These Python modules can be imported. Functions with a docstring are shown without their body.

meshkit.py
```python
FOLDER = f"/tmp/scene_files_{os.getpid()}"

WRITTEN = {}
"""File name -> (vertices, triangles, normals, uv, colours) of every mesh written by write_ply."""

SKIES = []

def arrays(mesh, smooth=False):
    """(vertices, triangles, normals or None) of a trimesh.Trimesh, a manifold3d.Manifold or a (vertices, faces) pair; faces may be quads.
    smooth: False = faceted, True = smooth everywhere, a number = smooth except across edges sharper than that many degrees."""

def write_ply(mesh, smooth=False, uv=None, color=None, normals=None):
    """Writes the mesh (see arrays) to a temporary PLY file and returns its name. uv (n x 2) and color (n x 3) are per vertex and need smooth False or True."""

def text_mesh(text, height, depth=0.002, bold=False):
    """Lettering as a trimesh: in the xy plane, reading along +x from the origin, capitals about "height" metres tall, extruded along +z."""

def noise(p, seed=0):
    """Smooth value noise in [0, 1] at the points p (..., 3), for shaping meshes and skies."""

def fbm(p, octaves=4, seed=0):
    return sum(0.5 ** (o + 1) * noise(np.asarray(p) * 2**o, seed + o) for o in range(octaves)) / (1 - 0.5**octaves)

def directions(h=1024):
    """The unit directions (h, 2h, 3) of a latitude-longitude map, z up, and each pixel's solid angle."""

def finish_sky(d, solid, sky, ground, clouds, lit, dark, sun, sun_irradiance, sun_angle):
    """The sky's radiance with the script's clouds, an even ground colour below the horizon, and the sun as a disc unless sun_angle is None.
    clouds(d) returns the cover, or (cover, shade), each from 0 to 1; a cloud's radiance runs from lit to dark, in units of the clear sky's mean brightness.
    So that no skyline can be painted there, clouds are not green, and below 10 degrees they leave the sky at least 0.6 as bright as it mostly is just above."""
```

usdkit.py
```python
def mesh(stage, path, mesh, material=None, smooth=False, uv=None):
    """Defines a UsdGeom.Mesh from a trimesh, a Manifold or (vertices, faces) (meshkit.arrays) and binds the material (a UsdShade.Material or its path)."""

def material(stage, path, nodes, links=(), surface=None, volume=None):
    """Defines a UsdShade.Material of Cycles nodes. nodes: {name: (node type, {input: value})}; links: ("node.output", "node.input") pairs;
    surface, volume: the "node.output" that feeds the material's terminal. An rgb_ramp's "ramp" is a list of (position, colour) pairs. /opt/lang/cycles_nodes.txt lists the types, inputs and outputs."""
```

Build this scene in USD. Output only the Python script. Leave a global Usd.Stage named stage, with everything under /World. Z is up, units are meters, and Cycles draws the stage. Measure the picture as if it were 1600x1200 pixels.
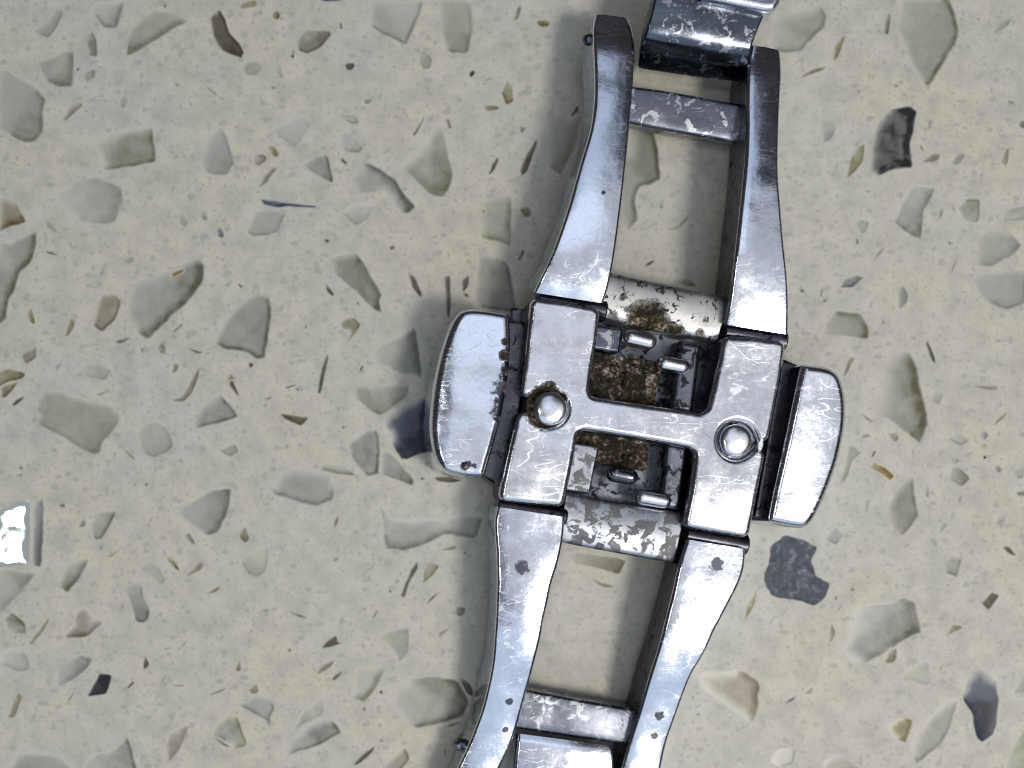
import math, random
import numpy as np, trimesh, usdkit, meshkit
from scipy.spatial import Delaunay
from scipy.interpolate import PchipInterpolator
import shapely
from shapely.geometry import Polygon, Point, LinearRing, MultiPolygon, box
from pxr import Usd, UsdGeom, UsdLux, UsdShade, Gf, Sdf

rng = np.random.default_rng(7)
stage = Usd.Stage.CreateInMemory()
UsdGeom.Xform.Define(stage, '/World')
U = 3.0e-5            # metres per working unit (the counter is 1600 x 1200 units in view, about 48 x 36 mm)
D = 1900.0            # height of the lens above the counter, in units
UN, VN = 480.0, 760.0 # the spot of the counter straight below the lens

# ------------------------------------------------------------------ camera
cam = UsdGeom.Camera.Define(stage, '/World/camera')
HA = 24.0
cam.CreateHorizontalApertureAttr(HA); cam.CreateVerticalApertureAttr(HA * 0.75)
cam.CreateFocalLengthAttr(HA * D / 1600.0)
cam.CreateHorizontalApertureOffsetAttr((800 - UN) / 1600.0 * HA)
cam.CreateVerticalApertureOffsetAttr((VN - 600) / 1600.0 * HA)
cam.CreateClippingRangeAttr(Gf.Vec2f(0.002, 50))
cam.CreateFStopAttr(13.0); cam.CreateFocusDistanceAttr((D - 90) * U)
cam.CreateExposureAttr(0.12)
cam.AddTranslateOp().Set(Gf.Vec3d(0, 0, D * U))

# ------------------------------------------------------------------ light: a room lamp, a cool window, a pale ceiling
def rect(name, direction, dist, w, h, color, power):
    d = np.array(direction, float); d /= np.linalg.norm(d)
    L = UsdLux.RectLight.Define(stage, '/World/' + name)
    L.CreateWidthAttr(w); L.CreateHeightAttr(h); L.CreateColorAttr(Gf.Vec3f(*color)); L.CreateIntensityAttr(power)
    z = d; x = np.cross([0, 1, 0], z); x /= np.linalg.norm(x); y = np.cross(z, x)
    p = d * dist
    L.AddTransformOp().Set(Gf.Matrix4d(*x, 0, *y, 0, *z, 0, *p, 1))
    return L
rect('room_lamp', (0.5, -0.31, 1), 0.172, 0.031, 0.031, (1.0, 0.95, 0.86), 33.0)
rect('window_light', (0.10, -0.95, 1), 0.75, 1.0, 0.86, (0.76, 0.89, 1.07), 0.72)
rect('ceiling_light', (0.42, 0.02, 1), 0.90, 0.74, 0.40, (0.92, 0.95, 1.04), 0.54)
rect('second_window_light', (0.12, 0.40, 1), 0.70, 0.24, 0.42, (0.74, 0.87, 1.08), 0.66)  # unseen panel, added so the left upper rail mirrors a cool blue
rect('far_lamp', (-0.262, -0.045, 1), 0.60, 0.035, 0.05, (0.95, 1.0, 1.0), 40.0)
dome = UsdLux.DomeLight.Define(stage, '/World/room_ambience')
dome.CreateColorAttr(Gf.Vec3f(0.95, 0.85, 0.95)); dome.CreateIntensityAttr(0.0105)

# ------------------------------------------------------------------ helpers
def at(u, v, z=0.0):
    k = (D - z) / D
    return np.array([(u - UN) * k, -(v - VN) * k, z])

def custom(p, **kw):
    for k, v in kw.items():
        if v: p.SetCustomDataByKey(k, v)

_used = {}
def numbered(parent, name):
    n = _used.get((parent, name), 0); _used[(parent, name)] = n + 1
    return name if n == 0 else f'{name}_{n:03d}'

def xform(name, parent='/World', loc=None, **kw):
    path = f'{parent}/{numbered(parent, name)}'
    x = UsdGeom.Xform.Define(stage, path)
    if loc is not None: x.AddTranslateOp().Set(Gf.Vec3d(*[float(c) for c in loc]))
    custom(x.GetPrim(), **kw)
    return path

ORIGIN = {}
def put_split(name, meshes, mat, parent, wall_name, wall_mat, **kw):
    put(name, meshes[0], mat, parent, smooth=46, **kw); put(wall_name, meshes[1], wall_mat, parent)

def put(name, mesh, mat, parent, smooth=32, uv=None, **kw):
    path = f'{parent}/{numbered(parent, name)}'
    v, f = mesh
    v = (np.asarray(v, float) - ORIGIN.get(parent, np.zeros(3))) * U
    m = usdkit.mesh(stage, path, (v, np.asarray(f)), mat, smooth=smooth, uv=uv)
    custom(m.GetPrim(), **kw)
    ORIGIN[path] = ORIGIN.get(parent, np.zeros(3))
    return path

def join(parts):
    vs, fs, n = [], [], 0
    for v, f in parts:
        v = np.asarray(v); f = np.asarray(f)
        vs.append(v); fs.append(f + n); n += len(v)
    return np.vstack(vs), np.vstack(fs)

def dense(ring, step):
    r = np.asarray(ring, float)
    if np.allclose(r[0], r[-1]): r = r[:-1]
    out = []
    for a, b in zip(r, np.roll(r, -1, 0)):
        n = max(1, int(math.ceil(np.linalg.norm(b - a) / step)))
        out += [a + (b - a) * i / n for i in range(n)]
    return np.array(out)

def ccw(r):
    return r if LinearRing(r).is_ccw else r[::-1]

def fill(rings, spacing, jitter=0.0, insets=()):
    """Triangles of the area inside rings[0] and outside the others: all ring points plus a grid inside."""
    poly = Polygon(rings[0], rings[1:])
    pts = np.vstack(rings)
    x0, y0, x1, y1 = poly.bounds
    gx, gy = np.meshgrid(np.arange(x0, x1, spacing), np.arange(y0, y1, spacing))
    g = np.c_[gx.ravel(), gy.ravel()]
    if jitter: g = g + rng.uniform(-jitter, jitter, g.shape)
    inner = poly.buffer(-spacing * 0.45)
    g = g[shapely.contains_xy(inner, g[:, 0], g[:, 1])] if not inner.is_empty else g[:0]
    allp = np.vstack([pts, g])
    for d in insets:
        q = poly.buffer(-d)
        for gq in getattr(q, 'geoms', [q]):
            if gq.geom_type == 'Polygon' and gq.area > 1: allp = np.vstack([allp, dense(np.array(gq.exterior.coords), max(1.5, spacing * 0.6))])
    if insets:
        keep = np.r_[np.ones(len(pts), bool), np.ones(len(allp) - len(pts), bool)]
        keep[len(pts):len(pts) + len(g)] = shapely.contains_xy(poly.buffer(-insets[-1] - spacing * 0.4), g[:, 0], g[:, 1]) if len(g) else True
        allp = allp[keep]
    t = Delaunay(allp).simplices
    c = allp[t].mean(1)
    t = t[shapely.contains_xy(poly, c[:, 0], c[:, 1])]
    a = allp[t]
    cr = (a[:, 1, 0] - a[:, 0, 0]) * (a[:, 2, 1] - a[:, 0, 1]) - (a[:, 1, 1] - a[:, 0, 1]) * (a[:, 2, 0] - a[:, 0, 0])
    t = t[np.abs(cr) > 1e-6]; cr = cr[np.abs(cr) > 1e-6]
    t[cr < 0] = t[cr < 0][:, ::-1]
    return allp, t

def ring_normals(r):
    d = np.roll(r, -1, 0) - np.roll(r, 1, 0)
    n = np.c_[d[:, 1], -d[:, 0]]
    return n / np.maximum(np.linalg.norm(n, axis=1, keepdims=True), 1e-9)   # outward for ccw

def plate(poly, ztop, thick, bevel, rnd=6, zf=None, step=4.0, spacing=7.0, prof=None, dome=0.0, flare=0.0, wall=None):
    """A flat piece with rounded plan corners and a rounded upper edge. poly in world units (x, y); zf(x, y) bends it."""
    p = poly.buffer(-rnd, 8).buffer(2 * rnd, 8).buffer(-rnd, 8)
    if p.geom_type == 'MultiPolygon': p = max(p.geoms, key=lambda g: g.area)
    zf = zf or (lambda x, y: np.zeros_like(x))
    rings = [ccw(dense(np.array(p.exterior.coords), step))] + [ccw(dense(np.array(h.coords), step))[::-1] for h in p.interiors]
    prof = prof or [(0, -1.0), (0.1, -0.62), (0.36, -0.28), (0.68, -0.07), (1.0, 0.0)]
    V, F, base, tops = [], [], 0, []
    for r in rings:
        n = ring_normals(r); m = len(r)
        levels = [np.c_[r + n * flare, np.full(m, -thick)]] + [np.c_[r - n * bevel * a, np.full(m, bevel * b)] for a, b in prof]
        for L in levels: V.append(L)
        for k in range(len(levels) - 1):
            i = base + k * m + np.arange(m); j = base + k * m + (np.arange(m) + 1) % m
            F += [np.c_[i, j, j + m], np.c_[i, j + m, i + m]]
        tops.append(levels[-1][:, :2]); base += m * len(levels)
    allp, t = fill(tops, spacing, 0.0, (2.0, 5.0))
    top = np.c_[allp, np.zeros(len(allp))]
    if dome:
        q = Polygon(tops[0])
        dist = shapely.distance(q.exterior, shapely.points(allp)); mx = dist.max()
        top[:, 2] = dome * (1 - (1 - np.minimum(dist / mx, 1)) ** 2)
    V.append(top); F.append(t + base); base += len(top)
    allb, tb = fill([V[0][:, :2]] if len(rings) == 1 else [r for r in rings], spacing * 4)
    V.append(np.c_[allb, np.full(len(allb), -thick)]); F.append(tb[:, ::-1] + base)
    V = np.vstack(V); F = np.vstack(F)
    V[:, 2] += ztop + zf(V[:, 0], V[:, 1])
    mesh = trimesh.Trimesh(V, F, process=False); mesh.merge_vertices(digits_vertex=4)
    V, F = mesh.vertices, mesh.faces
    if not wall: return V, F
    nz = mesh.face_normals; fc = V[F].mean(1)
    side = (np.abs(nz[:, 2]) < 0.3) & (fc[:, 2] < ztop + zf(fc[:, 0], fc[:, 1]) - bevel * 0.8) & wall(nz)
    return (V, F[~side]), (V, F[side])

def ppoly(pts, z, holes=()):
    P = [at(u, v, z)[:2] for u, v in pts]
    return Polygon(P, [[at(u, v, z)[:2] for u, v in h] for h in holes])

def loft(stations, thick, c=5.0, crown=1.5, n=40, under=0.0, split=()):
    """A bar through stations (uL, vL, uR, vR, zL[, zR]) in order; top edges as seen, walls going down."""
    st = np.array([s if len(s) == 6 else (*s, s[4]) for s in stations], float)
    A = np.array([at(s[0], s[1], s[4]) for s in st]); B = np.array([at(s[2], s[3], s[5]) for s in st])
    mid = (A + B) / 2
    t = np.r_[0, np.cumsum(np.linalg.norm(np.diff(mid, axis=0), axis=1))]
    tt = np.linspace(0, t[-1], n)
    A = PchipInterpolator(t, A)(tt); B = PchipInterpolator(t, B)(tt)
    th = PchipInterpolator(t, np.broadcast_to(np.asarray(thick, float), len(t)))(tt)
    M = (A + B) / 2
    T = np.gradient(M, axis=0); T /= np.linalg.norm(T, axis=1, keepdims=True)
    rows = []
    for a, b, tg, h in zip(A, B, T, th):
        w = np.linalg.norm(b - a); x = (b - a) / w
        nz = np.cross(x, tg); nz = nz if nz[2] > 0 else -nz; nz /= np.linalg.norm(nz)
        cc = min(c, w * 0.3)
        pr = [(under, -h), (0, -cc), (0.12 * cc, -0.55 * cc), (0.42 * cc, -0.2 * cc), (cc, 0)]
        inn = [(cc + (w - 2 * cc) * f, crown * 4 * f * (1 - f)) for f in (0.16, 0.33, 0.5, 0.67, 0.84)]
        pr = pr + inn + [(w - x_, z_) for x_, z_ in pr[::-1]]
        rows.append([a + x * s + nz * z for s, z in pr])
    rows = np.array(rows); m = rows.shape[1]
    V = rows.reshape(-1, 3); F = []
    for k in range(n - 1):
        for j in range(m):
            p, q = k * m + j, k * m + (j + 1) % m
            F += [[p, q, q + m], [p, q + m, p + m]]
    for k in (0, n - 1):                                     # rounded-off end caps
        c0 = len(V); V = np.vstack([V, rows[k].mean(0)])
        for j in range(m):
            p, q = k * m + j, k * m + (j + 1) % m
            F.append([c0, q, p] if k == 0 else [c0, p, q])
    F = np.array(F)
    tm = trimesh.Trimesh(V, F, process=False)
    if tm.volume < 0: F = F[:, ::-1]
    if not split: return V, F
    nb = 2 * m * (n - 1); col = np.r_[np.repeat(np.tile(np.arange(m), n - 1), 2), np.full(len(F) - nb, -1)]
    wall = np.isin(col, split)
    return (V, F[~wall]), (V, F[wall])

def rod(a, b, r, round_a=False, round_b=False, seg=20):
    a, b = np.asarray(a, float), np.asarray(b, float)
    L = np.linalg.norm(b - a); pr = []
    pr += [(-r * math.cos(t), r * math.sin(t)) for t in np.linspace(0, math.pi / 2, 6)] if round_a else [(0, 0), (0, r * 0.85), (r * 0.15, r)]
    pr += [(L + r * math.sin(t), r * math.cos(t)) for t in np.linspace(0, math.pi / 2, 6)] if round_b else [(L - r * 0.15, r), (L, r * 0.85), (L, 0)]
    z = (b - a) / L; x = np.cross(z, [0.3, 0.2, 1]); x /= np.linalg.norm(x); y = np.cross(z, x)
    an = np.linspace(0, 2 * math.pi, seg, endpoint=False)
    V = np.vstack([a + z * s + q * (np.cos(an)[:, None] * x + np.sin(an)[:, None] * y) for s, q in pr]); F = []
    for k in range(len(pr) - 1):
        for j in range(seg):
            p, q = k * seg + j, k * seg + (j + 1) % seg
            F += [[p, q, q + seg], [p, q + seg, p + seg]]
    m = trimesh.Trimesh(V, F, process=False); m.merge_vertices(digits_vertex=4)
    m.update_faces(m.nondegenerate_faces())
    f = m.faces if m.volume > 0 else m.faces[:, ::-1]
    return m.vertices, f

def domed_pin(u, v, z, r, h, drop):
    c = at(u, v, z); seg = 32; an = np.linspace(0, 2 * math.pi, seg, endpoint=False)
    pr = [(r, -drop), (r, -h * 0.9), (r * 0.97, -h * 0.6), (r * 0.87, -h * 0.3), (r * 0.66, -h * 0.1), (r * 0.36, -h * 0.015), (0.01, 0)]
    V = np.vstack([np.c_[c[0] + q * np.cos(an), c[1] + q * np.sin(an), np.full(seg, c[2] + s)] for q, s in pr]); F = []
    for k in range(len(pr) - 1):
        for j in range(seg):
            p, q = k * seg + j, k * seg + (j + 1) % seg
            F += [[p, q, q + seg], [p, q + seg, p + seg]]
    return V, np.array(F)

# ------------------------------------------------------------------ materials
LOOKS = '/World/Looks'
UsdGeom.Scope.Define(stage, LOOKS)
K = 1.0 / U
class G:
    """A small node-graph builder."""
    def __init__(s): s.n, s.l, s.k = {}, [], 0
    def add(s, kind, links=None, **inp):
        s.k += 1; name = f'n{s.k}'; s.n[name] = (kind, inp)
        for k, src in (links or {}).items(): s.l.append((src, f'{name}.{k}'))
        return name
    def pos(s):   # position in working units
        g = s.add('geometry'); return s.add('mapping', {'vector': g + '.position'}, scale=(K, K, K)) + '.vector'
    def noise(s, vec, scale, detail=3, rough=0.55, dist=0.0):
        return s.add('noise_texture', {'vector': vec}, scale=scale, detail=detail, roughness=rough, distortion=dist) + '.fac'
    def step(s, val, a, b, lo=0.0, hi=1.0):
        return s.add('map_range', {'value': val}, range_type='smoothstep', from_min=a, from_max=b, to_min=lo, to_max=hi, clamp=True) + '.result'
    def lin(s, val, a, b, lo=0.0, hi=1.0):
        return s.add('map_range', {'value': val}, from_min=a, from_max=b, to_min=lo, to_max=hi, clamp=True) + '.result'
    def math(s, op, a, b=None, bv=0.0):
        L = {'value1': a}
        if b: L['value2'] = b
        return s.add('math', L, math_type=op, value2=bv) + '.value'
    def mixc(s, fac, a, b):
        L, inp = {'fac': fac}, {}
        for k, x in (('color1', a), ('color2', b)):
            if isinstance(x, str): L[k] = x
            else: inp[k] = x
        return s.add('mix', L, **inp) + '.color'
    def mapv(s, vec, scale, rot=(0, 0, 0)):
        return s.add('mapping', {'vector': vec}, scale=scale, rotation=rot) + '.vector'
    def near(s, vec, p, k=1.0):
        return s.add('vector_math', {'vector1': vec}, math_type='distance', vector2=tuple(float(c) for c in p)) + '.value'

def steel(name, base, rough, scratch=0.5, dirt=0.0, dirt_col=(0.07, 0.075, 0.09), crust=0.0, spots=(), crust_col=(0.20, 0.16, 0.11), dirt_scale=0.035, crust_zone=None, var=0.10, wave=7.0):
    g = G(); P = g.pos()
    # hairline scratches in a few directions, patchy
    sc = None
    for i, (ang, sx, sy, off) in enumerate(((0.9, 0.012, 0.036, 0.47), (2.3, 0.014, 0.042, 0.53), (0.25, 0.011, 0.030, 0.50), (1.65, 0.015, 0.040, 0.56), (2.8, 0.013, 0.05, 0.44))):
        m = g.mapv(P, (sx, sy, 0.02), (0, 0, ang))
        n = g.math('absolute', g.math('add', g.noise(m, 1.0, 1.5, 0.5, 0.4), bv=-off))
        n = g.step(n, 0.002, 0.013, 1.0, 0.0)
        n = g.math('multiply', n, g.step(g.noise(g.mapv(P, (0.02, 0.02, 0.02), (0, 0, i * 2.1)), 1.0 + 0.13 * i, 4, 0.6), 0.50, 0.58))
        sc = n if sc is None else g.math('maximum', sc, n)
    patch = g.step(g.noise(P, 0.016, 3), 0.30, 0.60)
    sc = g.math('multiply', sc, patch)
    smear = g.noise(P, 0.028, 5, 0.65)
    fine = g.noise(P, 0.22, 3, 0.6)
    col = g.mixc(g.lin(smear, 0.3, 0.7), tuple(c * (1 - var) for c in base), tuple(min(1, c * (1 + var)) for c in base))
    col = g.mixc(g.math('multiply', sc, bv=0.22 * scratch), col, (0.85, 0.87, 0.90))
    r = g.lin(smear, 0.3, 0.7, rough * 0.75, rough * 1.3)
    r = g.math('add', r, g.math('multiply', sc, bv=0.16 * scratch))
    r = g.math('add', r, g.lin(fine, 0.35, 0.7, -0.015, 0.03))
    metal = None
    if dirt > 0:
        d = g.math('add', g.noise(P, dirt_scale, 5, 0.62, 0.6), g.math('multiply', fine, bv=0.12))
        d = g.step(d, 0.72 - 0.22 * dirt, 0.76 - 0.22 * dirt)
        col = g.mixc(d, col, dirt_col)
        r = g.math('add', r, g.math('multiply', d, bv=0.18))
    for (u, v, z, rad) in spots:
        dd = g.math('add', g.near(P, at(u, v, z)), g.math('multiply', g.noise(P, 0.14, 4, 0.7), bv=-1.5 * rad))
        s_ = g.step(dd, 0.05 * rad, 0.4 * rad, 1.0, 0.0)
        s_ = g.math('multiply', s_, bv=0.95)
        col = g.mixc(s_, col, (0.035, 0.04, 0.06)); r = g.math('add', r, g.math('multiply', s_, bv=0.2))
    cm = None
    if crust > 0 or crust_zone:
        cn = g.noise(P, 0.075, 6, 0.7, 0.8)
        if crust_zone:
            for (u, v, z, rin, rout) in crust_zone:
                dist = g.math('add', g.near(P, at(u, v, z)), g.math('multiply', g.noise(P, 0.05, 4, 0.7), bv=-(rout - rin) * 1.4))
                zc = g.step(dist, rin - (rout - rin) * 0.5, rin, 1.0, 0.0)
                cm = zc if cm is None else g.math('maximum', cm, zc)
        else:
            cm = g.step(cn, 0.62 - 0.25 * crust, 0.68 - 0.25 * crust)
        cc = g.add('rgb_ramp', {'fac': g.math('add', g.math('multiply', g.noise(P, 0.13, 4, 0.7, 0.25), bv=0.62), g.math('multiply', g.noise(P, 0.032, 3, 0.6), bv=0.40))}, ramp=[(0.34, (0.010, 0.009, 0.009)), (0.49, tuple(c * 0.14 for c in crust_col)), (0.565, tuple(c * 0.6 for c in crust_col)), (0.64, tuple(min(1, c * 2.4) for c in (crust_col[0], crust_col[0] * 0.95, crust_col[0] * 0.86)))]) + '.color'
        col = g.mixc(cm, col, cc)
        r = g.math('add', r, g.math('multiply', cm, bv=0.45))
        metal = g.step(cm, 0.2, 0.8, 1.0, 0.0)
    h = g.math('add', g.math('add', g.math('multiply', g.noise(P, 0.03, 3), bv=1.0), g.math('multiply', g.noise(P, 0.011, 1), bv=wave)), g.math('multiply', sc, bv=-0.06 * scratch))
    if cm: h = g.math('add', h, g.math('multiply', g.math('multiply', g.noise(P, 0.12, 5, 0.7), cm), bv=9.0))
    b = g.add('bump', {'height': h}, strength=0.5, distance=U * 1.0) + '.normal'
    L = {'base_color': col, 'roughness': r, 'normal': b}
    if metal: L['metallic'] = metal
    p = g.add('principled_bsdf', L, metallic=1.0, specular_ior_level=0.4)
    return usdkit.material(stage, f'{LOOKS}/{name}', g.n, g.l, surface=p + '.BSDF')

arm_spots = [(815, 887, 98, 13), (1118, 881, 98, 13), (795, 968, 90, 13), (838, 893, 98, 5), (795, 1096, 82, 6), (790, 1140, 75, 5), (1030, 1118, 78, 8), (1022, 1150, 74, 6), (1085, 953, 92, 4), (942, 301, 120, 4), (1000, 860, 80, 4)]
M_ARM = steel('worn_steel', (0.68, 0.72, 0.80), 0.175, scratch=0.8, dirt=0.0, spots=arm_spots)
M_PLATE = steel('scuffed_steel', (0.66, 0.675, 0.72), 0.21, scratch=1.2, crust_zone=[(851, 636, 105, 27, 39), (832, 640, 104, 8, 22), (880, 622, 104, 4, 12), (858, 606, 104, 5, 14)], crust_col=(0.22, 0.15, 0.09))
M_PUSH = steel('brushed_steel', (0.70, 0.74, 0.82), 0.19, scratch=1.3, spots=[(794, 640, 105, 26), (800, 610, 100, 30), (800, 580, 100, 20), (790, 655, 104, 16), (727, 727, 105, 10), (740, 728, 105, 6), (765, 540, 105, 3)], crust_zone=[(789, 556, 108, 5, 13), (792, 580, 108, 4, 10), (789, 535, 108, 3, 8), (794, 605, 106, 6, 14), (786, 655, 106, 4, 10), (726, 728, 106, 3, 10)])
M_DIRTY = steel('stained_steel', (0.13, 0.14, 0.17), 0.26, scratch=0.6, dirt=0.45, dirt_col=(0.42, 0.43, 0.46), dirt_scale=0.05)
M_HINGE = steel('pitted_steel', (0.60, 0.59, 0.57), 0.42, scratch=0.4, dirt=0.45, dirt_col=(0.10, 0.09, 0.08), dirt_scale=0.09, crust_zone=[(1010, 508, 90, 18, 52), (1050, 524, 90, 10, 32), (960, 500, 90, 5, 20), (975, 465, 90, 2, 12), (1095, 522, 90, 3, 16)], crust_col=(0.24, 0.17, 0.09))
M_LHINGE = steel('mottled_steel', (0.38, 0.405, 0.45), 0.36, scratch=0.4, dirt=0.80, dirt_col=(0.17, 0.17, 0.18), dirt_scale=0.055)
M_CRUST = steel('crusted_steel', (0.40, 0.38, 0.36), 0.5, scratch=0.2, dirt=0.3, crust=1.25, crust_col=(0.22, 0.16, 0.10))
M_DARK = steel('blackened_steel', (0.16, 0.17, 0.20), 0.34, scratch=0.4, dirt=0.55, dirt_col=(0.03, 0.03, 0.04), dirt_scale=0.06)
M_LINK = steel('tarnished_steel', (0.10, 0.115, 0.14), 0.20, scratch=0.5, dirt=0.40, dirt_col=(0.36, 0.38, 0.41), dirt_scale=0.05)
M_SHADE_GRIME = steel('shaded_grimy_steel', (0.085, 0.085, 0.10), 0.30, scratch=0.3, dirt=0.4, dirt_col=(0.02, 0.02, 0.025), dirt_scale=0.05)  # for inner walls and gaps: shade and grime both painted as dark steel
M_PIN = steel('bright_pin_steel', (0.80, 0.82, 0.85), 0.24, scratch=0.3)

MATRIX = (0.71, 0.68, 0.585)
def matrix_color(g, P):
    big = g.step(g.noise(P, 0.0042, 3, 0.5), 0.36, 0.62)
    col = g.mixc(big, (0.745, 0.705, 0.580), (0.705, 0.680, 0.605))
    mid = g.noise(P, 0.03, 4, 0.6)
    col = g.mixc(g.lin(mid, 0.38, 0.70, 0.0, 0.62), col, (0.50, 0.49, 0.43))
    vv = g.add('voronoi_texture', {'vector': g.mapv(P, (1, 1.4, 1), (0, 0, 0.8))}, scale=0.034, randomness=1.0)
    fr = g.step(g.math('add', vv + '.distance', g.math('multiply', g.noise(P, 0.09, 3, 0.6), bv=0.5)), 0.40, 0.47, 0.62, 0.0)
    col = g.mixc(fr, col, (0.485, 0.475, 0.415))
    fine = g.noise(P, 0.16, 3, 0.6)
    col = g.mixc(g.step(fine, 0.55, 0.70, 0.0, 0.50), col, (0.37, 0.35, 0.275))
    return col
def stone_matrix():
    g = G(); P = g.pos()
    col = matrix_color(g, P)
    v = g.add('voronoi_texture', {'vector': g.mapv(P, (1, 1.5, 1), (0, 0, 0.5))}, scale=0.055, randomness=1.0)
    sp = g.step(g.math('add', v + '.distance', g.math('multiply', g.noise(P, 0.2, 2), bv=0.15)), 0.14, 0.22, 0.55, 0.0)
    col = g.mixc(sp, col, (0.33, 0.31, 0.25))
    h = g.noise(P, 0.06, 4, 0.6)
    b = g.add('bump', {'height': h}, strength=0.12, distance=U * 2) + '.normal'
    p = g.add('principled_bsdf', {'base_color': col, 'normal': b}, roughness=0.5, specular_ior_level=0.25)
    return usdkit.material(stage, f'{LOOKS}/quartz_resin', g.n, g.l, surface=p + '.BSDF')
M_MATRIX = stone_matrix()
def chip_mat(name, deep, mid, full, rough=0.35, spec=0.3, mottle=0.24):
    """Clear stone set in pale resin: its colour deepens with thickness and with shade painted on the lamp side."""
    g = G(); P = g.pos()
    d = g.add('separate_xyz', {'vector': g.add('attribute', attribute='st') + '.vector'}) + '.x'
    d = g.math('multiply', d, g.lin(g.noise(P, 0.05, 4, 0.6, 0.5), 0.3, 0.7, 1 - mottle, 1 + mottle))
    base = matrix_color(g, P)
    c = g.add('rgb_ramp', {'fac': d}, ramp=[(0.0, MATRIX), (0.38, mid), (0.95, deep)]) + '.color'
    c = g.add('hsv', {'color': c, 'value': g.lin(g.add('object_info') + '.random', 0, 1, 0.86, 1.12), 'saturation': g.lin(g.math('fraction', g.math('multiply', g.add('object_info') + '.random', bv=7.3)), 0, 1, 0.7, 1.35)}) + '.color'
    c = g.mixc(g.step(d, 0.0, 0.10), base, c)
    p = g.add('principled_bsdf', {'base_color': c}, roughness=rough, specular_ior_level=spec)
    return usdkit.material(stage, f'{LOOKS}/{name}', g.n, g.l, surface=p + '.BSDF')
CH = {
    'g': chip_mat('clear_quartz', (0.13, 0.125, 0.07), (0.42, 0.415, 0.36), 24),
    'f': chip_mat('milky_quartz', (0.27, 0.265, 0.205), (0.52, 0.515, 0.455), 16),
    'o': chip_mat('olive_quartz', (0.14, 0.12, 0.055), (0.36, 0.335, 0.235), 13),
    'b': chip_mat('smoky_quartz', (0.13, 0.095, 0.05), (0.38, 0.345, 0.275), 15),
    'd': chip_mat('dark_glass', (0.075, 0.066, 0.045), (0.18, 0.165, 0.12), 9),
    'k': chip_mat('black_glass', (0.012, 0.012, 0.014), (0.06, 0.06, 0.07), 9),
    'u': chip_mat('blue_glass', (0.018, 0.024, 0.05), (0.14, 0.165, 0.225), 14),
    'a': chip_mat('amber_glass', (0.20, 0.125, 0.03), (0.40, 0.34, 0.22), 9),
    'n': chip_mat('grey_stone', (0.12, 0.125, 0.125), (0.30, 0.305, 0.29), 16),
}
def charcoal():
    g = G(); P = g.pos()
    n = g.noise(P, 0.075, 6, 0.72, 0.8)
    c = g.add('rgb_ramp', {'fac': n}, ramp=[(0.3, (0.03, 0.038, 0.055)), (0.52, (0.085, 0.10, 0.125)), (0.62, (0.20, 0.22, 0.25)), (0.72, (0.42, 0.44, 0.44))]) + '.color'
    p = g.add('principled_bsdf', {'base_color': c}, roughness=0.5, specular_ior_level=0.3)
    return usdkit.material(stage, f'{LOOKS}/charcoal_stone', g.n, g.l, surface=p + '.BSDF')
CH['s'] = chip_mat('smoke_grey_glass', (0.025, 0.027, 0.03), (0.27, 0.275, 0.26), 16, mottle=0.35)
CH['c'] = charcoal()
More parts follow.
